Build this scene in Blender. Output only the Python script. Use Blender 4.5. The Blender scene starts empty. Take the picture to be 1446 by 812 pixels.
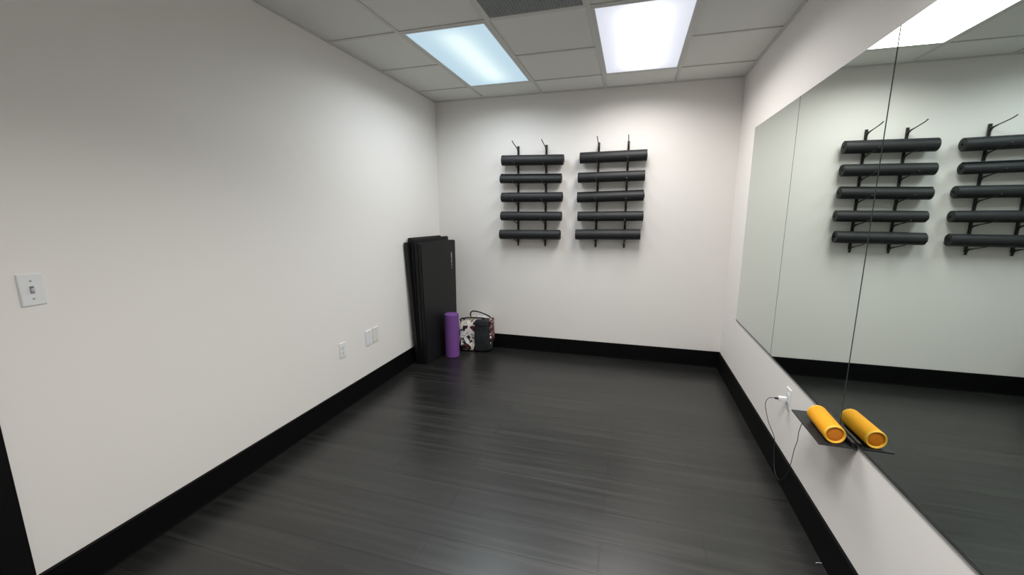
import bpy, bmesh, math, random
from mathutils import Vector, Matrix
random.seed(7)
scn = bpy.context.scene
C = scn.collection
W, D, H = 2.9264, 4.0964, 2.6313
YB = -1.7                      # wall behind the camera
T = .6096
X0, Y0 = .5404, .3842          # first ceiling grid line from the left wall / from the back wall
MX = W - .006                  # mirror face
BBH, BBT = .162, .012

# ------------------------------------------------------------------ materials
def lin(c):
    return tuple((v/12.92 if v <= .04045 else ((v+.055)/1.055)**2.4) for v in [x/255 for x in c])
def mat(name, col=(128,128,128), rough=.5, metal=0, spec=.5):
    m = bpy.data.materials.new(name); m.use_nodes = True
    b = m.node_tree.nodes['Principled BSDF']
    b.inputs['Base Color'].default_value = (*lin(col), 1)
    b.inputs['Roughness'].default_value = rough
    b.inputs['Metallic'].default_value = metal
    b.inputs['Specular IOR Level'].default_value = spec
    return m, m.node_tree, b
def noise_bump(nt, b, scale, strength, dist=.001, detail=3, vec=None):
    n = nt.nodes.new('ShaderNodeTexNoise'); n.inputs['Scale'].default_value = scale; n.inputs['Detail'].default_value = detail
    tc = nt.nodes.new('ShaderNodeTexCoord')
    mp = nt.nodes.new('ShaderNodeMapping')
    if vec: mp.inputs['Scale'].default_value = vec
    nt.links.new(tc.outputs['Object'], mp.inputs[0]); nt.links.new(mp.outputs[0], n.inputs['Vector'])
    u = nt.nodes.new('ShaderNodeBump'); u.inputs['Strength'].default_value = strength; u.inputs['Distance'].default_value = dist
    nt.links.new(n.outputs['Fac'], u.inputs['Height']); nt.links.new(u.outputs[0], b.inputs['Normal'])
    return n, mp
def ramp(nt, fac, stops, interp='LINEAR'):
    r = nt.nodes.new('ShaderNodeValToRGB'); r.color_ramp.interpolation = interp
    e = r.color_ramp.elements
    while len(e) < len(stops): e.new(.5)
    for i, (p, c) in enumerate(stops):
        e[i].position = p; e[i].color = (*c, 1)
    nt.links.new(fac, r.inputs[0]); return r

WALL, nt, b = mat('warm_white_paint', (235,231,227), .62, spec=.3); noise_bump(nt, b, 260, .12, .0006)
TILE, nt, b = mat('ceiling_tile', (222,222,219), .95, spec=.1)
n, _ = noise_bump(nt, b, 420, .5, .001, 5)
r = ramp(nt, n.outputs['Fac'], [(.3, lin((214,214,210))), (.5, lin((225,225,221)))]); nt.links.new(r.outputs[0], b.inputs['Base Color'])
GRID, *_ = mat('grid_paint', (205,204,200), .5)
BB, nt, b = mat('black_rubber_base', (6,6,7), .6, spec=.12)
BLK, *_ = mat('black_steel', (14,14,15), .45)
DOORM, *_ = mat('black_door_paint', (8,8,9), .5, spec=.2)
WHT, *_ = mat('white_plastic', (228,229,230), .35)
WHT2, *_ = mat('painted_plate', (224,222,216), .45)
SLOTG, *_ = mat('grey_slot', (110,110,110), .6)
SLOT, *_ = mat('dark_slot', (30,30,30), .6)
SCREW, *_ = mat('screw_metal', (178,178,178), .4, .3)
FOAM, nt, b = mat('black_mat_rubber', (26,27,29), .55, spec=.45); noise_bump(nt, b, 500, .25, .0008)
VINYL, nt, b = mat('black_vinyl', (18,18,19), .5, spec=.4); noise_bump(nt, b, 300, .15, .0006)
VINYLD, *_ = mat('black_vinyl_edge', (9,9,9), .6, spec=.3)
LOGO, *_ = mat('grey_print', (150,150,152), .5)
PURPLE, nt, b = mat('purple_foam', (112,66,140), .75, spec=.3)
n, _ = noise_bump(nt, b, 350, .5, .001)
r = ramp(nt, n.outputs['Fac'], [(.35, lin((106,64,132))), (.65, lin((130,84,156)))]); nt.links.new(r.outputs[0], b.inputs['Base Color'])
YEL, nt, b = mat('yellow_mesh_fabric', (228,156,26), .7, spec=.3)
noise_bump(nt, b, 900, .5, .0006)
YRIM, *_ = mat('yellow_rubber_rim', (234,178,56), .5)
AMBER, *_ = mat('amber_radiator', (206,118,14), .45)
SHELF, *_ = mat('smoked_shelf', (38,39,41), .3)
CABLE, *_ = mat('grey_cable', (38,38,40), .6)
THREAD, *_ = mat('pale_thread', (200,200,200), .8)
CHROME, *_ = mat('mirror_channel', (120,124,124), .3, .9)
VENT, *_ = mat('grey_vent', (168,172,172), .8)
VENTB, *_ = mat('vent_back', (158,162,162), .9)
NYLON, nt, b = mat('black_nylon', (24,27,32), .7); noise_bump(nt, b, 60, .6, .01)
ZIP, *_ = mat('zip_black', (12,12,12), .5)

MIRROR, nt, b = mat('mirror_silver', (226,236,230), .012, 1.0)
MEDGE, *_ = mat('mirror_glass_edge', (58,70,66), .2)

# floor: dark plank vinyl
FLOOR, nt, b = mat('dark_plank_floor', (50,50,50), .4, spec=.8); b.inputs['IOR'].default_value = 1.5
tc = nt.nodes.new('ShaderNodeTexCoord')
br = nt.nodes.new('ShaderNodeTexBrick')
br.offset = .37; br.offset_frequency = 2
br.inputs['Scale'].default_value = 1
br.inputs['Brick Width'].default_value = 1.22; br.inputs['Row Height'].default_value = .178
br.inputs['Mortar Size'].default_value = .0035; br.inputs['Mortar Smooth'].default_value = .3
br.inputs['Color1'].default_value = (.25,.25,.25,1); br.inputs['Color2'].default_value = (.75,.75,.75,1); br.inputs['Mortar'].default_value = (0,0,0,1)
nt.links.new(tc.outputs['Object'], br.inputs['Vector'])
mp = nt.nodes.new('ShaderNodeMapping'); mp.inputs['Scale'].default_value = (.6, 20, 1)
nt.links.new(tc.outputs['Object'], mp.inputs[0])
gn = nt.nodes.new('ShaderNodeTexNoise'); gn.inputs['Scale'].default_value = 1.6; gn.inputs['Detail'].default_value = 6; gn.inputs['Roughness'].default_value = .5
nt.links.new(mp.outputs[0], gn.inputs['Vector'])
r1 = ramp(nt, gn.outputs['Fac'], [(.30, lin((19,19,18))), (.5, lin((28,28,27))), (.70, lin((43,43,41)))])
mx = nt.nodes.new('ShaderNodeMix'); mx.data_type = 'RGBA'; mx.blend_type = 'MULTIPLY'; mx.inputs[0].default_value = 1
r2 = ramp(nt, br.outputs['Color'], [(0, (.45,.45,.45)), (.2, (.76,.76,.76)), (.8, (1.24,1.24,1.22))])
nt.links.new(r1.outputs[0], mx.inputs[6]); nt.links.new(r2.outputs[0], mx.inputs[7])
nt.links.new(mx.outputs[2], b.inputs['Base Color'])
rr = nt.nodes.new('ShaderNodeMapRange'); rr.inputs['To Min'].default_value = .29; rr.inputs['To Max'].default_value = .40
nt.links.new(gn.outputs['Fac'], rr.inputs['Value']); nt.links.new(rr.outputs[0], b.inputs['Roughness'])
ad = nt.nodes.new('ShaderNodeMath'); ad.operation = 'MULTIPLY_ADD'; ad.inputs[1].default_value = .35
nt.links.new(gn.outputs['Fac'], ad.inputs[0]); nt.links.new(br.outputs['Color'], ad.inputs[2])
bu = nt.nodes.new('ShaderNodeBump'); bu.inputs['Strength'].default_value = .34; bu.inputs['Distance'].default_value = .0012
nt.links.new(ad.outputs[0], bu.inputs['Height']); nt.links.new(bu.outputs[0], b.inputs['Normal'])

def lamp_mat(name, edge, core, e_edge, e_core, centre, width, along=.0):
    m = bpy.data.materials.new(name); m.use_nodes = True; nt = m.node_tree
    b = nt.nodes['Principled BSDF']; b.inputs['Base Color'].default_value = (.25,.25,.25,1); b.inputs['Roughness'].default_value = .5
    tc = nt.nodes.new('ShaderNodeTexCoord'); sp = nt.nodes.new('ShaderNodeSeparateXYZ'); nt.links.new(tc.outputs['Object'], sp.inputs[0])
    def math_(op, a, bb):
        k = nt.nodes.new('ShaderNodeMath'); k.operation = op
        for i, v in enumerate((a, bb)):
            if v is None: continue
            if isinstance(v, (int, float)): k.inputs[i].default_value = v
            else: nt.links.new(v, k.inputs[i])
        return k.outputs[0]
    dx = math_('DIVIDE', math_('SUBTRACT', sp.outputs['X'], centre), width)
    gx = math_('EXPONENT', math_('MULTIPLY', math_('MULTIPLY', dx, dx), -1.0), None)
    yy = math_('DIVIDE', sp.outputs['Y'], .56)
    y4 = math_('POWER', math_('ABSOLUTE', yy, None), 8.0)
    gy = math_('EXPONENT', math_('MULTIPLY', y4, -1.2), None)
    g = math_('MULTIPLY', gx, gy)
    mixc = nt.nodes.new('ShaderNodeMix'); mixc.data_type = 'RGBA'
    nt.links.new(g, mixc.inputs[0]); mixc.inputs[6].default_value = (*lin(edge),1); mixc.inputs[7].default_value = (*lin(core),1)
    st = math_('ADD', math_('MULTIPLY', g, e_core-e_edge), e_edge)
    nt.links.new(mixc.outputs[2], b.inputs['Emission Color']); nt.links.new(st, b.inputs['Emission Strength'])
    return m

# ------------------------------------------------------------------ mesh helpers
def box(bm, x0, x1, y0, y1, z0, z1, bev=0, mi=0):
    r = bmesh.ops.create_cube(bm, size=1)
    vs = r['verts']
    for v in vs:
        v.co = Vector(((x0+x1)/2 + v.co.x*(x1-x0), (y0+y1)/2 + v.co.y*(y1-y0), (z0+z1)/2 + v.co.z*(z1-z0)))
    fs = list({f for v in vs for f in v.link_faces})
    for f in fs: f.material_index = mi
    if bev:
        es = list({e for v in vs for e in v.link_edges})
        bmesh.ops.bevel(bm, geom=es, offset=bev, segments=2, affect='EDGES', profile=.5)
    return vs
def hexa(bm, b4, t4, bev=0):
    v = [bm.verts.new(p) for p in list(b4)+list(t4)]
    fs = [bm.faces.new(f) for f in ([v[3],v[2],v[1],v[0]], v[4:8], [v[0],v[1],v[5],v[4]], [v[1],v[2],v[6],v[5]], [v[2],v[3],v[7],v[6]], [v[3],v[0],v[4],v[7]])]
    bmesh.ops.recalc_face_normals(bm, faces=fs)
    if bev: bmesh.ops.bevel(bm, geom=list({e for f in fs for e in f.edges}), offset=bev, segments=2, affect='EDGES')
def lathe(bm, prof, seg=48, M=Matrix()):
    """prof: list of (radius, height); axis +Z, transformed by M"""
    rings = []
    for (r, z) in prof:
        if r < 1e-6: rings.append([bm.verts.new(M @ Vector((0,0,z)))])
        else: rings.append([bm.verts.new(M @ Vector((r*math.cos(2*math.pi*i/seg), r*math.sin(2*math.pi*i/seg), z))) for i in range(seg)])
    for a, c in zip(rings, rings[1:]):
        for i in range(seg):
            j = (i+1) % seg
            if len(a) == 1 and len(c) == 1: continue
            if len(a) == 1: bm.faces.new([a[0], c[i], c[j]])
            elif len(c) == 1: bm.faces.new([a[i], a[j], c[0]])
            else: bm.faces.new([a[i], a[j], c[j], c[i]])
def tube(bm, pts, r, seg=10, smooth=True, n=8):
    pts = [Vector(p) for p in pts]
    if smooth and len(pts) > 2:
        out = []
        P = [pts[0]] + pts + [pts[-1]]
        for i in range(1, len(P)-2):
            for k in range(n):
                t = k/n; p0,p1,p2,p3 = P[i-1],P[i],P[i+1],P[i+2]
                out.append(.5*((2*p1)+(-p0+p2)*t+(2*p0-5*p1+4*p2-p3)*t*t+(-p0+3*p1-3*p2+p3)*t**3))
        out.append(pts[-1]); pts = out
    rings = []; up = Vector((0,0,1)); prev = None
    for i, p in enumerate(pts):
        t = (pts[min(i+1,len(pts)-1)] - pts[max(i-1,0)]).normalized()
        if prev is None:
            a = t.cross(up)
            if a.length < .1: a = t.cross(Vector((1,0,0)))
        else: a = prev - t*prev.dot(t)
        a.normalize(); prev = a; c = t.cross(a)
        rr_ = r(i/(len(pts)-1)) if callable(r) else r
        rings.append([bm.verts.new(p + a*math.cos(2*math.pi*k/seg)*rr_ + c*math.sin(2*math.pi*k/seg)*rr_) for k in range(seg)])
    for A, B in zip(rings, rings[1:]):
        for k in range(seg): bm.faces.new([A[k], A[(k+1)%seg], B[(k+1)%seg], B[k]])
    bm.faces.new(rings[0][::-1]); bm.faces.new(rings[-1])
def obj(name, bm, m, parent=None, smooth=False, loc=None):
    bmesh.ops.recalc_face_normals(bm, faces=bm.faces[:])
    me = bpy.data.meshes.new(name); bm.to_mesh(me); bm.free()
    for mm in (m if isinstance(m, (list, tuple)) else [m]): me.materials.append(mm)
    if smooth:
        me.polygons.foreach_set('use_smooth', [True]*len(me.polygons))
        me.set_sharp_from_angle(angle=math.radians(40))
    o = bpy.data.objects.new(name, me); C.objects.link(o)
    if parent: o.parent = parent
    if loc: o.location = loc
    return o
def struct(name, bm, m, **k):
    o = obj(name, bm, m, **k); o['kind'] = 'structure'; return o
def thing(name, label, cat, loc=(0,0,0), rot=(0,0,0), group=None):
    o = bpy.data.objects.new(name, None); C.objects.link(o); o.empty_display_size = .05
    o.location = loc; o.rotation_euler = rot; o['label'] = label; o['category'] = cat
    if group: o['group'] = group
    return o
def tag(o, label, cat, group=None):
    o['label'] = label; o['category'] = cat
    if group: o['group'] = group
    return o
BM = bmesh.new

# ------------------------------------------------------------------ room shell
bm = BM(); box(bm, -.1, W+.1, YB-.1, D+.1, -.1, 0); struct('floor', bm, FLOOR)
bm = BM(); box(bm, -.1, 0, YB, D, 0, H+.02); struct('wall_left', bm, WALL)
bm = BM(); box(bm, W, W+.1, YB, D, 0, H+.02); struct('wall_right', bm, WALL)
bm = BM(); box(bm, -.1, W+.1, D, D+.1, 0, H+.02); struct('wall_back', bm, WALL)
bm = BM(); box(bm, -.1, W+.1, YB-.1, YB, 0, H+.02); struct('wall_front', bm, WALL)

# ceiling: recessed lay-in tiles; openings for the two lights and the return vent
gx = [0] + [X0+i*T for i in range(4)] + [W]
gy = [D] + [D-Y0-i*T for i in range(9)] + [YB]
bm = BM()
box(bm, -.1, W+.1, YB-.1, D+.1, H+.10, H+.16)
openings = {(1,1),(1,2),(3,1),(3,2),(2,3),(3,5),(3,6)}
for i in range(5):
    for j in range(10):
        if (i, j) in openings: continue
        xa, xb, yb, ya = gx[i], gx[i+1], gy[j], gy[j+1]
        if yb-ya < .03: continue
        box(bm, xa+(.0 if i else 0), xb-(.0135 if i < 4 else 0), ya+.0135, yb, H+.005, H+.02, mi=0)
struct('ceiling', bm, TILE)
bm = BM()
bw = .011
def bar(xa, xb, ya, yb):       # inverted T: a flange with a thin reveal groove each side
    box(bm, xa, xb, ya, yb, H-.001, H+.0045)
for i in range(1, 5): bar(gx[i]-bw, gx[i]+bw, YB, D)
for j in range(1, 10):
    for i in range(5):
        if (i, j) in {(1,2),(3,2),(3,6)}: continue          # the lights span two cells
        bar(gx[i]+bw*(i > 0), gx[i+1]-bw*(i < 4), gy[j]-bw, gy[j]+bw)
struct('trim_1', bm, GRID)
# wall angle round the ceiling's edge
bm = BM()
box(bm, 0, .018, YB, D, H-.003, H+.005); box(bm, W-.018, W, YB, D, H-.003, H+.005)
box(bm, .018, W-.018, D-.018, D, H-.003, H+.005)
struct('trim_2', bm, GRID)

# baseboards: rubber base with a rounded top
def base_profile(bm, p, q, nrm):
    p, q, nrm = Vector(p), Vector(q), Vector(nrm)
    prof = [(0,0),(BBT+.004,0),(BBT+.001,.008),(BBT,.02),(BBT,BBH-.004),(BBT-.003,BBH),(0,BBH)]
    A = [bm.verts.new(p+nrm*a+Vector((0,0,h))) for a, h in prof]; B = [bm.verts.new(q+nrm*a+Vector((0,0,h))) for a, h in prof]
    for i in range(len(prof)):
        j = (i+1) % len(prof); bm.faces.new([A[i],A[j],B[j],B[i]])
    bm.faces.new(A); bm.faces.new(B[::-1])
DOORY = .665
bm = BM(); base_profile(bm, (0,DOORY,0), (0,D,0), (1,0,0)); struct('baseboard_left', bm, BB)
bm = BM(); base_profile(bm, (W,YB,0), (W,D,0), (-1,0,0)); struct('baseboard_right', bm, BB)
bm = BM(); base_profile(bm, (BBT,D,0), (W-BBT,D,0), (0,-1,0)); struct('baseboard_back', bm, BB)

# black door in the left wall, next to the camera
door = bpy.data.objects.new('door_1', None); C.objects.link(door); door['kind'] = 'structure'
bm = BM()
box(bm, 0, .02, DOORY-.08, DOORY, 0, 2.16, .003); box(bm, 0, .02, DOORY-1.07, DOORY-.99, 0, 2.16, .003); box(bm, 0, .02, DOORY-.99, DOORY-.08, 2.08, 2.16, .003)
obj('door_casing', bm, DOORM, door)
bm = BM(); box(bm, 0, .008, DOORY-.985, DOORY-.085, .006, 2.075, .002); obj('door_leaf', bm, DOORM, door)
bm = BM(); tube(bm, [(.008,DOORY-.15,1.0),(.06,DOORY-.15,1.0),(.065,DOORY-.19,1.0),(.065,DOORY-.26,1.0)], .009); obj('door_handle', bm, SCREW, door, smooth=True)

# ------------------------------------------------------------------ ceiling lights
def ceiling_light(x0, label, m, watt, col, back=0, spread=165):
    ya, yb = D-Y0-(2+back)*T, D-Y0-back*T
    cx, cy = x0+T/2, (ya+yb)/2
    t = thing('ceiling_light', label, 'ceiling light', (cx, cy, H), group=None)
    hx, hy = T/2-.0115, T-.0115
    bm = BM()                                         # steel door frame round the lens, open in the middle
    fw = .020
    for (a, b_, c, d_) in ((-hx,-hx+fw,-hy,hy),(hx-fw,hx,-hy,hy),(-hx+fw,hx-fw,-hy,-hy+fw),(-hx+fw,hx-fw,hy-fw,hy)):
        box(bm, a, b_, c, d_, -.002, .006, .001)
    obj('frame', bm, GRID, t)
    bm = BM()
    box(bm, -hx, hx, -hy, hy, .085, .09)
    obj('housing', bm, GRID, t)
    bm = BM(); box(bm, -hx+fw-.002, hx-fw+.002, -hy+fw-.002, hy-fw+.002, .002, .005)
    obj('diffuser', bm, m, t)
    L = bpy.data.lights.new('lamp', 'AREA'); L.shape = 'RECTANGLE'; L.size = 2*(hx-fw)-.02; L.size_y = 2*(hy-fw)-.02
    L.energy = watt; L.color = col; L.spread = math.radians(spread)
    lo = bpy.data.objects.new('lamp', L); C.objects.link(lo); lo.parent = t; lo.location = (0,0,-.004)
    return t
ML = lamp_mat('cool_diffuser', (186,217,234), (230,252,254), .82, .97, .01, .12)
MR = lamp_mat('white_diffuser', (224,228,242), (255,255,255), .79, 1.8, .0, .15)
ceiling_light(X0, 'cool bluish ceiling light panel near the left wall, dimmer of the two', ML, 14.5, (.90,.965,1), 0, 160)
ceiling_light(X0+2*T, 'bright white ceiling light panel nearer the mirror wall', MR, 23, (1,.975,.95), 0, 158)
ceiling_light(X0+2*T, 'added fill light panel out of view, overhead near the camera on the mirror wall side', MR, 40, (1,.985,.96), 4, 138)  # added unseen panel, put in to brighten the lower walls

# return-air vent panel
vx0, vx1, vy1 = gx[2], gx[3], gy[3]; vy0 = vy1-T
t = thing('ceiling_vent', 'dark grey square return air vent set in the ceiling between the two lights', 'ceiling vent', ((vx0+vx1)/2, (vy0+vy1)/2, H))
h = T/2-.0115
bm = BM()
for (a, b_, c, d_) in ((-h,-h+.016,-h,h),(h-.016,h,-h,h),(-h+.016,h-.016,-h,-h+.016),(-h+.016,h-.016,h-.016,h)): box(bm, a, b_, c, d_, -.002, .012)
obj('frame', bm, GRID, t)
bm = BM(); n_ = 30
for k in range(n_):
    p = -h+.016 + (k+.5)*(2*h-.032)/n_
    box(bm, p-.003, p+.003, -h+.016, h-.016, .001, .005); box(bm, -h+.016, h-.016, p-.003, p+.003, .001, .005)
obj('grille', bm, VENT, t)
bm = BM(); box(bm, -h+.014, h-.014, -h+.014, h-.014, .0055, .01); obj('filter', bm, VENTB, t)

# ------------------------------------------------------------------ mirrors
ZB, ZT = .614, 2.122
labs = ['frameless mirror panel farthest along the right wall, narrowest in view', 'frameless mirror panel in the middle of the right wall, between two seams', 'frameless mirror panel nearest the camera, above the yellow speaker']
ys = [(2.692,3.589),(1.7925,2.689),(.89,1.7875)]
for k, (ya, yb) in enumerate(ys):
    bm = BM()
    x1, x0 = W, MX
    ch = .0016
    # polished chamfer round the face
    o4 = [(x0+ch,ya,ZB),(x0+ch,yb,ZB),(x0+ch,yb,ZT),(x0+ch,ya,ZT)]
    i4 = [(x0,ya+ch,ZB+ch),(x0,yb-ch,ZB+ch),(x0,yb-ch,ZT-ch),(x0,ya+ch,ZT-ch)]
    b4 = [(x1,ya,ZB),(x1,yb,ZB),(x1,yb,ZT),(x1,ya,ZT)]
    I = [bm.verts.new(p) for p in i4]; O = [bm.verts.new(p) for p in o4]; B_ = [bm.verts.new(p) for p in b4]
    f = bm.faces.new(I); f.material_index = 0
    for a in range(4):
        c = (a+1) % 4
        bm.faces.new([I[a],I[c],O[c],O[a]]).material_index = 1
        bm.faces.new([O[a],O[c],B_[c],B_[a]]).material_index = 1
    bm.faces.new(B_).material_index = 1
    tag(obj('wall_mirror', bm, [MIRROR, MEDGE]), labs[k], 'mirror', 'mirror panels on the right wall')
bm = BM(); box(bm, MX-.002, W, .89, 3.589, ZB-.006, ZB-.0005)
tag(obj('mirror_channel', bm, CHROME), 'thin metal channel carrying the bottom edge of the wall mirrors', 'mirror channel')

# ------------------------------------------------------------------ mat racks
def make_rack(name, label, xs):
    t = thing(name, label, 'wall rack', ((xs[0]+xs[1])/2, D, 1.17), group='mat racks on the back wall')
    cx = (xs[0]+xs[1])/2
    for x in xs:
        bm = BM(); box(bm, x-cx-.010, x-cx+.010, -.014, 0, 0, .978, .002)
        rl = obj('rail', bm, BLK, t)
        for z in (.04, .45, .945):
            bm = BM(); lathe(bm, [(0,.003),(.004,.0025),(.005,0)], 12, Matrix.Translation((x-cx,-.014,z)) @ Matrix.Rotation(math.pi/2,4,'X'))
            obj('screw', bm, SLOT, rl)
        for k in range(6):
            zb = ARMZ[k]-1.17
            bm = BM()
            tube(bm, [(x-cx,-.010,zb-.046),(x-cx,-.015,zb-.022),(x-cx,-.032,zb-.004),(x-cx,-.080,zb+.008),(x-cx,-.150,zb+.022),(x-cx,-.205,zb+.034),(x-cx,-.238,zb+.046)],
                 lambda s: .0085 if s < .30 else (.0085-.0044*min(1,(s-.30)/.25)), 10)
            obj('arm', bm, BLK, t, smooth=True)
    return t
ARMZ = [2.118, 1.932, 1.750, 1.570, 1.378, 1.193]
make_rack('mat_rack', 'black steel mat rack of two rails, left one, nearer the corner', (.912, 1.201))
make_rack('mat_rack', 'black steel mat rack of two rails, right one, nearer the mirrors', (1.714, 1.988))

def mat_roll(p, q, R, phase, tele, label, group, flap=0, thick=.0062):
    p, q = Vector(p), Vector(q)
    c = (p+q)/2; L = (q-p).length
    ang = math.atan2(q.z-p.z, q.x-p.x)
    bm = BM(); seg = 28; pitch = thick+.0004; r0 = .007
    turns = (R-thick-r0)/pitch
    N = int(turns*seg)
    inner, outer = [], []
    for i in range(N+1):
        th = 2*math.pi*i/seg; r = r0+pitch*i/seg
        off = tele*(1-i/N)                     # core slid a little out or in
        inner.append((r*math.cos(th+phase), r*math.sin(th+phase), off)); outer.append(((r+thick)*math.cos(th+phase), (r+thick)*math.sin(th+phase), off))
    if flap:                                  # loose outer end drooping off the roll
        th = 2*math.pi*N/seg+phase; r = r0+pitch*N/seg
        d = Vector((-math.sin(th), math.cos(th))); nn = Vector((math.cos(th), math.sin(th)))
        for k in range(1, 6):
            s = flap*k/5
            a = Vector((r*math.cos(th), r*math.sin(th))) + d*s + nn*(s*.25)
            inner.append((a.x,a.y,0)); a = a+nn*thick; outer.append((a.x,a.y,0))
    rows = []
    e = .0016
    for side in (-1, 1):
        rows.append([bm.verts.new((side*(L/2-e)+o, y, z)) for (y, z, o) in outer]); 
        rows.append([bm.verts.new((side*L/2+o, y*(1-e/max(math.hypot(y,z),.01)), z*(1-e/max(math.hypot(y,z),.01)))) for (y, z, o) in outer])
        rows.append([bm.verts.new((side*L/2+o, y, z)) for (y, z, o) in inner])
    oL, oL2, iL, oR, oR2, iR = rows
    strips = [(oL,oR),(oL2,oL),(iL,oL2),(iR,iL),(oR2,iR),(oR,oR2)]
    for A, B in strips:
        for i in range(len(A)-1): bm.faces.new([A[i],A[i+1],B[i+1],B[i]])
    for k in (0, -1): bm.faces.new([oL[k],oL2[k],iL[k],iR[k],oR2[k],oR[k]])
    o = obj('rolled_yoga_mat', bm, FOAM, smooth=True, loc=c)
    o.rotation_euler = (0, -ang, 0)
    tag(o, label, 'yoga mat', group)
YR = D-.014-.054-.004
def row(name):
    return
left = [((.760,2.008),(1.385,1.994),.053,-1.2,.006,0),((.742,1.824),(1.369,1.812),.045,2.6,-.004,.018),((.753,1.643),(1.380,1.640),.052,1.2,.008,0),((.747,1.452),(1.376,1.449),.050,.2,.004,0),((.734,1.265),(1.367,1.269),.052,.4,-.008,0)]
right = [((1.544,2.003),(2.157,2.008),.054,-1.9,.004,0),((1.532,1.820),(2.149,1.826),.053,.9,-.006,0),((1.527,1.631),(2.145,1.644),.053,1.9,.010,0),((1.537,1.448),(2.152,1.453),.051,-.8,.004,0),((1.521,1.271),(2.136,1.279),.054,2.4,-.006,0)]
pos = ['topmost', 'second from the top', 'third from the top', 'fourth from the top', 'lowest']
extra = {('left',1): 'slimmer black rolled mat with a loose edge, second down on the left wall rack'}
for side, L_ in (('left', left), ('right', right)):
    for k, (a, b_, R_, ph, te, fl) in enumerate(L_):
        lab = extra.get((side,k), f'black rolled yoga mat, {pos[k]} on the {side} wall rack')
        za = (a[1]+b_[1])/2; mid = ARMZ[k+1]
        mat_roll((a[0], YR, a[1]), (b_[0], YR, b_[1]), R_, ph, te, lab, f'yoga mats on the {side} rack', fl)

# ------------------------------------------------------------------ folding mats in the corner
U = Vector((.100, .995, 0)).normalized()
def slab(bm, nb, fb, nt_, ft, z, th_n, th_f, zf=None, bev=.008):
    """front line near/far at the bottom, near/far at the top (xy), thickness toward the left wall"""
    zf = z if zf is None else zf
    def P(p, zz, th): return [Vector((p[0],p[1],zz)), Vector((p[0]-th, p[1]+th*.06, zz))]
    a, a2 = P(nb, .002, th_n); c, c2 = P(fb, .002, th_f); e, e2 = P(nt_, z, th_n); g, g2 = P(ft, zf, th_f)
    hexa(bm, [a,c,c2,a2], [e,g,g2,e2], bev)
def folding_mat(label, nb, fb, nt_, ft, z, th, n, group, zs=None, logo=False):
    t = thing('folding_mat', label, 'exercise mat', ((nb[0]+fb[0])/2, (nb[1]+fb[1])/2, 0), group=group)
    org = Vector(t.location)
    for k in range(n):
        bm = BM(); s = k*(th/n)
        sh = lambda p: (p[0]-s-org.x, p[1]-org.y)
        slab(bm, sh(nb), sh(fb), sh(nt_), sh(ft), z+(zs[k] if zs else 0), th/n-.002, th/n-.002)
        obj('panel', bm, VINYL, t, smooth=True)
    # carrying seam: hinge strips joining neighbouring panels down the near edge
    for k in range(n-1):
        bm = BM(); s = (k+1)*(th/n)-.001
        xb, xt = nb[0]-s-org.x, nt_[0]-s-org.x
        hexa(bm, [(xb-.008,nb[1]-org.y-.003,.03),(xb+.008,nb[1]-org.y-.003,.03),(xb+.008,nb[1]-org.y+.006,.03),(xb-.008,nb[1]-org.y+.006,.03)],
                 [(xt-.008,nt_[1]-org.y-.003,z-.03),(xt+.008,nt_[1]-org.y-.003,z-.03),(xt+.008,nt_[1]-org.y+.006,z-.03),(xt-.008,nt_[1]-org.y+.006,z-.03)])
        obj('hinge', bm, VINYLD, t)
    if logo:
        # small grey upright print near the far top corner of the front face
        f = ((3.90-nt_[1])/(ft[1]-nt_[1]))
        def face(y, zz, out):
            a = zz/z; n0 = Vector(nb).lerp(Vector(nt_), a); f0 = Vector(fb).lerp(Vector(ft), a)
            s = (y-n0.y)/(f0.y-n0.y); p = n0.lerp(f0, s); return Vector((p.x+out-org.x, p.y-org.y, zz))
        bm = BM()
        for (y0_, y1_, z0_, z1_) in ((3.870,3.886,1.02,1.078),(3.874,3.880,.965,1.01),(3.884,3.889,.965,1.015),(3.874,3.889,.942,.955),(3.879,3.885,.905,.935)):
            hexa(bm, [face(y0_,z0_,.0005),face(y1_,z0_,.0005),face(y1_,z0_,.002),face(y0_,z0_,.002)], [face(y0_,z1_,.0005),face(y1_,z1_,.0005),face(y1_,z1_,.002),face(y0_,z1_,.002)])
        obj('print', bm, LOGO, t)
    return t
folding_mat('black folding mat with small grey print, outermost of the mats in the left corner', (.160,3.405), (.240,3.975), (.160,3.365), (.250,3.960), 1.205, .074, 2, 'folding mats in the left corner', logo=True)
# the taller mat behind it: two fanned panels and a folded spine at the near edge
t = thing('folding_mat', 'taller black folding mat standing between the printed mat and the left wall', 'exercise mat', (.06,3.65,0), group='folding mats in the left corner')
og = t.location.copy()
def panel4(name, nb, fb, nt_, ft, z, th, m=VINYL, bev=.007):
    bm = BM(); sh = lambda p: (p[0]-og.x, p[1]-og.y)
    slab(bm, sh(nb), sh(fb), sh(nt_), sh(ft), z, th, th, bev=bev); return obj(name, bm, m, t, smooth=True)
panel4('panel', (.084,3.40), (.162,3.975), (.084,3.358), (.174,3.955), 1.243, .034)
panel4('panel', (.049,3.42), (.110,3.93), (.048,3.378), (.118,3.90), 1.252, .034)
panel4('spine', (.078,3.392), (.076,3.398), (.046,3.318), (.046,3.355), 1.212, .036, bev=.002)

# ------------------------------------------------------------------ foam roller
bm = BM(); R = .073; Hh = .458
lathe(bm, [(.0,.004),(R-.006,0),(R,.006),(R,Hh-.006),(R-.006,Hh),(.03,Hh),(.0,Hh-.001)], 48)
o = obj('foam_roller', bm, PURPLE, smooth=True, loc=(.302,3.700,0)); tag(o, 'purple foam roller standing on end in front of the black folding mats', 'foam roller')

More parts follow.
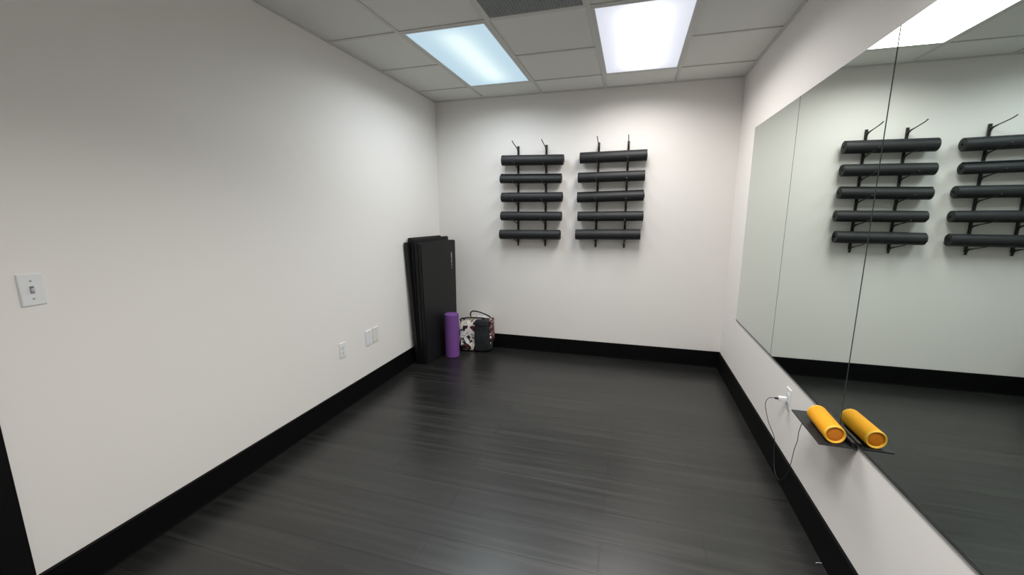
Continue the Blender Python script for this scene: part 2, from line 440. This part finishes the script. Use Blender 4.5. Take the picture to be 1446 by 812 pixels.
# ------------------------------------------------------------------ printed bag
BAGM, nt, b = mat('printed_bag_fabric', (230,228,222), .55)
tc = nt.nodes.new('ShaderNodeTexCoord'); nz = nt.nodes.new('ShaderNodeTexNoise'); nz.inputs['Scale'].default_value = 9; nz.inputs['Detail'].default_value = 1.5; nz.inputs['Distortion'].default_value = 1.6
nt.links.new(tc.outputs['Object'], nz.inputs['Vector'])
vz = nt.nodes.new('ShaderNodeTexNoise'); vz.inputs['Scale'].default_value = 16; vz.inputs['Detail'].default_value = 2; vz.inputs['Distortion'].default_value = 2.5
nt.links.new(tc.outputs['Object'], vz.inputs['Vector'])
ra = ramp(nt, nz.outputs['Fac'], [(0, lin((18,16,24))), (.37, lin((96,30,28))), (.40, lin((16,15,22))), (.425, lin((238,237,235))), (.585, lin((232,206,160))), (.63, lin((20,18,24))), (.66, lin((238,238,238)))], 'CONSTANT')
rb = ramp(nt, vz.outputs['Fac'], [(0, (1,1,1)), (.485, (.03,.03,.05)), (.50, (1,1,1))], 'CONSTANT')
mx = nt.nodes.new('ShaderNodeMix'); mx.data_type = 'RGBA'; mx.blend_type = 'MULTIPLY'; mx.inputs[0].default_value = 1
nt.links.new(ra.outputs[0], mx.inputs[6]); nt.links.new(rb.outputs[0], mx.inputs[7]); nt.links.new(mx.outputs[2], b.inputs['Base Color'])
MAROON, nt, b = mat('maroon_print', (96,34,34), .6)
nz = nt.nodes.new('ShaderNodeTexNoise'); nz.inputs['Scale'].default_value = 22; nz.inputs['Distortion'].default_value = 2; tc = nt.nodes.new('ShaderNodeTexCoord'); nt.links.new(tc.outputs['Object'], nz.inputs['Vector'])
sz = nt.nodes.new('ShaderNodeSeparateXYZ'); nt.links.new(tc.outputs['Object'], sz.inputs[0])
ra = ramp(nt, nz.outputs['Fac'], [(0, lin((84,28,28))), (.44, lin((20,16,24))), (.50, lin((110,42,38))), (.60, lin((226,222,224))), (.66, lin((24,20,30)))], 'CONSTANT')
nt.links.new(ra.outputs[0], b.inputs['Base Color'])

def soft_block(bm, w, d, z0, z1, nx=10, ny=8, nz_=12, puff=.02, seed=1, p=5.0, top_in=.0):
    """rounded, slightly lumpy fabric block centred on the origin"""
    r = bmesh.ops.create_cube(bm, size=2)
    bmesh.ops.subdivide_edges(bm, edges=bm.edges[:], cuts=11, use_grid_fill=True)
    rnd = random.Random(seed); ph = [rnd.uniform(0, 6.28) for _ in range(6)]
    for v in bm.verts:
        c = v.co.copy(); k = (abs(c.x)**p+abs(c.y)**p+abs(c.z)**p)**(1/p); c = c/k*1.0
        x, y, z = c.x*w/2, c.y*d/2, (z0+z1)/2+c.z*(z1-z0)/2
        lump = puff*(math.sin(z*28+ph[0]+x*9)*.35+math.sin(x*24+ph[1]+z*13)*.3+math.sin(z*55+ph[2]-x*20)*.15)
        f = 1-top_in*max(0, c.z)
        v.co = Vector((x*f+c.x*lump, (y+c.y*lump)*f, z+.25*lump*(c.z > 0)))
t = thing('printed_bag', 'small white, maroon and black patterned bag with black pocket, beside the purple roller', 'bag', (.468,3.972,0), (0,0,math.radians(13)))
bm = BM(); soft_block(bm, .36, .17, .004, .372, puff=.02, seed=3, p=6, top_in=.10); obj('body', bm, BAGM, t, smooth=True)
bm = BM(); soft_block(bm, .165, .075, .012, .358, puff=.006, seed=5, p=9, top_in=.06)
pk = obj('front_pocket', bm, NYLON, t, smooth=True, loc=(.075,-.078,0))
bm = BM(); tube(bm, [(-.055,-.036,.30),(-.02,-.044,.315),(.03,-.044,.315),(.06,-.036,.30)], .0035, 6); obj('zip', bm, ZIP, pk)
bm = BM(); soft_block(bm, .055, .13, .09, .36, puff=.016, seed=9, p=4, top_in=.1); obj('side_panel', bm, MAROON, t, smooth=True, loc=(.172,-.012,0))
bm = BM(); soft_block(bm, .05, .10, .015, .11, puff=.01, seed=11, p=3); obj('side_pocket', bm, NYLON, t, smooth=True, loc=(.165,-.03,0))
bm = BM(); tube(bm, [(-.055,0,.355),(-.060,-.01,.405),(-.035,-.015,.435),(.02,-.012,.430),(.09,-.008,.405),(.145,0,.375),(.158,0,.345)], .0075, 8); obj('handle', bm, ZIP, t, smooth=True)
bm = BM(); tube(bm, [(-.165,-.035,.33),(-.15,-.06,.362),(-.05,-.066,.376),(.06,-.062,.374),(.15,-.04,.355)], .008, 8); obj('top_piping', bm, ZIP, t, smooth=True)

# ------------------------------------------------------------------ wall plates
def plate(t, w, h_, th=.006, m=WHT, nm='plate'):
    bm = BM()                                  # frame: +X out of the wall, Y along it, Z up
    o4 = [(0,-w/2,-h_/2),(0,w/2,-h_/2),(0,w/2,h_/2),(0,-w/2,h_/2)]
    a = .004; i4 = [(th,-w/2+a,-h_/2+a),(th,w/2-a,-h_/2+a),(th,w/2-a,h_/2-a),(th,-w/2+a,h_/2-a)]
    hexa(bm, o4, i4, .0012); return obj(nm, bm, m, t, smooth=True)
def screw(t, y, z, x=.006):
    bm = BM(); lathe(bm, [(.0038,0),(.0034,.0012),(0,.0016)], 16, Matrix.Translation((x,y,z)) @ Matrix.Rotation(math.pi/2,4,'Y')); o = obj('screw', bm, SCREW, t, smooth=True)
    return o
t = thing('toggle_switch', 'white toggle light switch on the left wall near the door', 'light switch', (0, .816, 1.2145))
plate(t, .070, .118)
for z in (.032, -.032): screw(t, 0, z)
bm = BM(); box(bm, .0055, .0072, -.0055, .0055, -.013, .013, .0004); sl = obj('toggle_slot', bm, SLOTG, t)
bm = BM(); hexa(bm, [(.005,-.0045,-.012),(.016,-.0042,-.002),(.020,-.0042,.008),(.005,-.0045,.004)], [(.005,.0045,-.012),(.016,.0042,-.002),(.020,.0042,.008),(.005,.0045,.004)], .0008); obj('toggle', bm, WHT, t)

def receptacle_outlet(label, loc, rz):
    t = thing('power_outlet', label, 'power outlet', loc, (0,0,rz))
    plate(t, .070, .118); screw(t, 0, 0)
    for z in (.0195, -.0195):
        bm = BM(); vs = []
        n = 24
        f = [bm.verts.new((.0085, max(-.0165,min(.0165,.0185*math.cos(2*math.pi*i/n))), z+.0145*math.sin(2*math.pi*i/n))) for i in range(n)]
        g = [bm.verts.new((.0055, v.co.y, v.co.z)) for v in f]
        bm.faces.new(f); bm.faces.new(g[::-1])
        for i in range(n): bm.faces.new([f[i], f[(i+1)%n], g[(i+1)%n], g[i]])
        s = obj('socket', bm, WHT, t)
        bm = BM()
        box(bm, .0084, .0090, -.0075, -.0053, z+.000, z+.009); box(bm, .0084, .0090, .0053, .0075, z+.001, z+.008)
        lathe(bm, [(.0026,0),(.0026,.0006),(0,.0006)], 12, Matrix.Translation((.0084,0,z-.007)) @ Matrix.Rotation(math.pi/2,4,'Y'))
        obj('slots', bm, SLOT, s)
    return t
receptacle_outlet('white double power outlet low on the left wall', (0, 2.394, .466), 0)
for (y, lab) in ((2.716, 'blank white wall plate beside the left wall outlet, nearer of the pair'), (2.812, 'blank wall plate nearer the black mats, farther of the pair')):
    t = thing('blank_wall_plate', lab, 'wall plate', (0, y, .468 if y < 2.75 else .47), group='blank plates on the left wall')
    plate(t, .084, .130, .007, WHT if y < 2.75 else WHT2)
    for z in (.045, -.045): screw(t, 0, z, .007)

# right wall outlet with phone charger
receptacle_outlet('white double power outlet low on the right wall, holding the charger', (W, 2.350, .482), math.pi)
t = thing('usb_charger', 'white plug-in charger in the right wall outlet', 'charger', (W-.009, 2.350, .475))
bm = BM(); box(bm, -.040, 0, -.014, .014, -.013, .013, .004); obj('charger_body', bm, WHT, t, smooth=True)
bm = BM(); box(bm, .0, .006, -.0072, -.0056, .002, .008); box(bm, .0, .006, .0056, .0072, .002, .008); obj('prongs', bm, SCREW, t)
t = thing('charging_cable', 'thin grey cable hanging from the charger and rising to the yellow speaker', 'cable', (W-.049, 2.350, .475))
o0 = Vector(t.location)
bm = BM(); box(bm, -.018, 0, -.005, .005, -.004, .004, .0015); obj('connector', bm, BLK, t, smooth=True)
pts = [(2.862,2.350,.475),(2.838,2.352,.474),(2.822,2.352,.455),(2.822,2.356,.415),(2.856,2.385,.31),(2.905,2.422,.205),(2.909,2.41,.12),(2.905,2.36,.04),(2.904,2.28,.03),(2.908,2.21,.10),(2.909,2.172,.195),(2.904,2.146,.262),(2.897,2.118,.315),(2.892,2.085,.375),(2.884,2.060,.44),(2.882,2.015,.52),(2.890,1.95,.575),(2.898,1.88,.588),(2.900,1.84,.590)]
bm = BM(); tube(bm, [Vector(p)-o0 for p in pts], .0017, 8); obj('cord', bm, CABLE, t, smooth=True)
bm = BM(); tube(bm, [(2.885,1.735,.0015),(2.896,1.7405,.0015),(2.909,1.741,.0015)], .0012, 6)
tag(obj('loose_thread', bm, THREAD), 'short pale thread on the floor by the right baseboard', 'thread')

# ------------------------------------------------------------------ shelf and speaker
SY0, SY1, SZ = 1.652, 1.945, .597
t = thing('wall_shelf', 'small black shelf with raised back lip on the right wall under the mirrors', 'shelf', (MX, (SY0+SY1)/2, SZ-.003))
hy = (SY1-SY0)/2
bm = BM(); box(bm, -.122, -.003, -hy, hy, -.003, .003, .0008); obj('shelf_board', bm, SHELF, t)
bm = BM(); box(bm, -.016, -.003, -hy, hy, .003, .024, .0012); obj('back_lip', bm, BLK, t)
bm = BM(); box(bm, -.003, W-MX, -hy, hy, -.008, .003, .0006); obj('wall_flange', bm, SHELF, t)
for y in (-.09, .09):
    bm = BM(); box(bm, -.07, -.003, y-.006, y+.006, -.014, -.003, .002); obj('bracket', bm, BLK, t)

p0, p1 = Vector((MX-.0665, 1.664, 0)), Vector((MX-.060, 1.856, 0))
SR = .0365
ax = (p1-p0); SL = ax.length
zc = SZ+SR
t = thing('bluetooth_speaker', 'yellow fabric cylinder speaker lying on the small black shelf', 'speaker', ((p0.x+p1.x)/2, (p0.y+p1.y)/2, zc), (0,0,math.atan2(ax.y, ax.x)-math.pi/2))
Ry = Matrix.Rotation(-math.pi/2, 4, 'X')       # lathe axis onto +Y
bm = BM(); h2 = SL/2
lathe(bm, [(SR-.001,-h2+.010),(SR,-h2+.013),(SR,h2-.013),(SR-.001,h2-.010)], 64, Ry); obj('fabric_body', bm, YEL, t, smooth=True)
for s in (-1, 1):
    prof = [(SR-.001,.010),(SR+.0003,.008),(SR-.0006,.003),(SR-.003,0),(SR-.0062,.0008),(SR-.008,.003),(SR-.0085,.008)]
    bm = BM(); lathe(bm, [(r_, s*(h2-z_)) for r_, z_ in prof], 64, Ry); obj('end_rim', bm, YRIM, t, smooth=True)
    bm = BM(); lathe(bm, [(0,s*(h2-.005)),(SR*.45,s*(h2-.0045)),(SR*.70,s*(h2-.006)),(SR-.0084,s*(h2-.0085))], 64, Ry); obj('bass_radiator', bm, AMBER, t, smooth=True)
bm = BM(); box(bm, -.010, .010, -.058, .058, -SR-.0002, -SR+.006, .002); obj('foot', bm, YRIM, t)

# ------------------------------------------------------------------ camera, world, colour
cam = bpy.data.cameras.new('camera'); co = bpy.data.objects.new('camera', cam); C.objects.link(co)
cam.sensor_fit = 'HORIZONTAL'; cam.sensor_width = 36; cam.lens = 578.0158/1446*36
cam.clip_start = .02
yaw, pitch, roll = -.2833, -.1798, -.0014
cp, sp_, cy_, sy_ = math.cos(pitch), math.sin(pitch), math.cos(yaw), math.sin(yaw)
f = Vector((sy_*cp, cy_*cp, sp_)); rt = Vector((cy_, -sy_, 0)); u = rt.cross(f)
r_ = math.cos(roll)*rt+math.sin(roll)*u; u_ = -math.sin(roll)*rt+math.cos(roll)*u
Mx = Matrix((r_, u_, -f)).transposed().to_4x4(); Mx.translation = (2.0581, -.0871, 1.4825)
co.matrix_world = Mx
scn.camera = co
w = bpy.data.worlds.new('world'); scn.world = w; w.use_nodes = True
w.node_tree.nodes['Background'].inputs[0].default_value = (.5,.5,.5,1); w.node_tree.nodes['Background'].inputs[1].default_value = .2
vs = scn.view_settings; vs.view_transform = 'Standard'; vs.look = 'None'; vs.gamma = 1; vs.use_curve_mapping = False; vs.exposure = .05
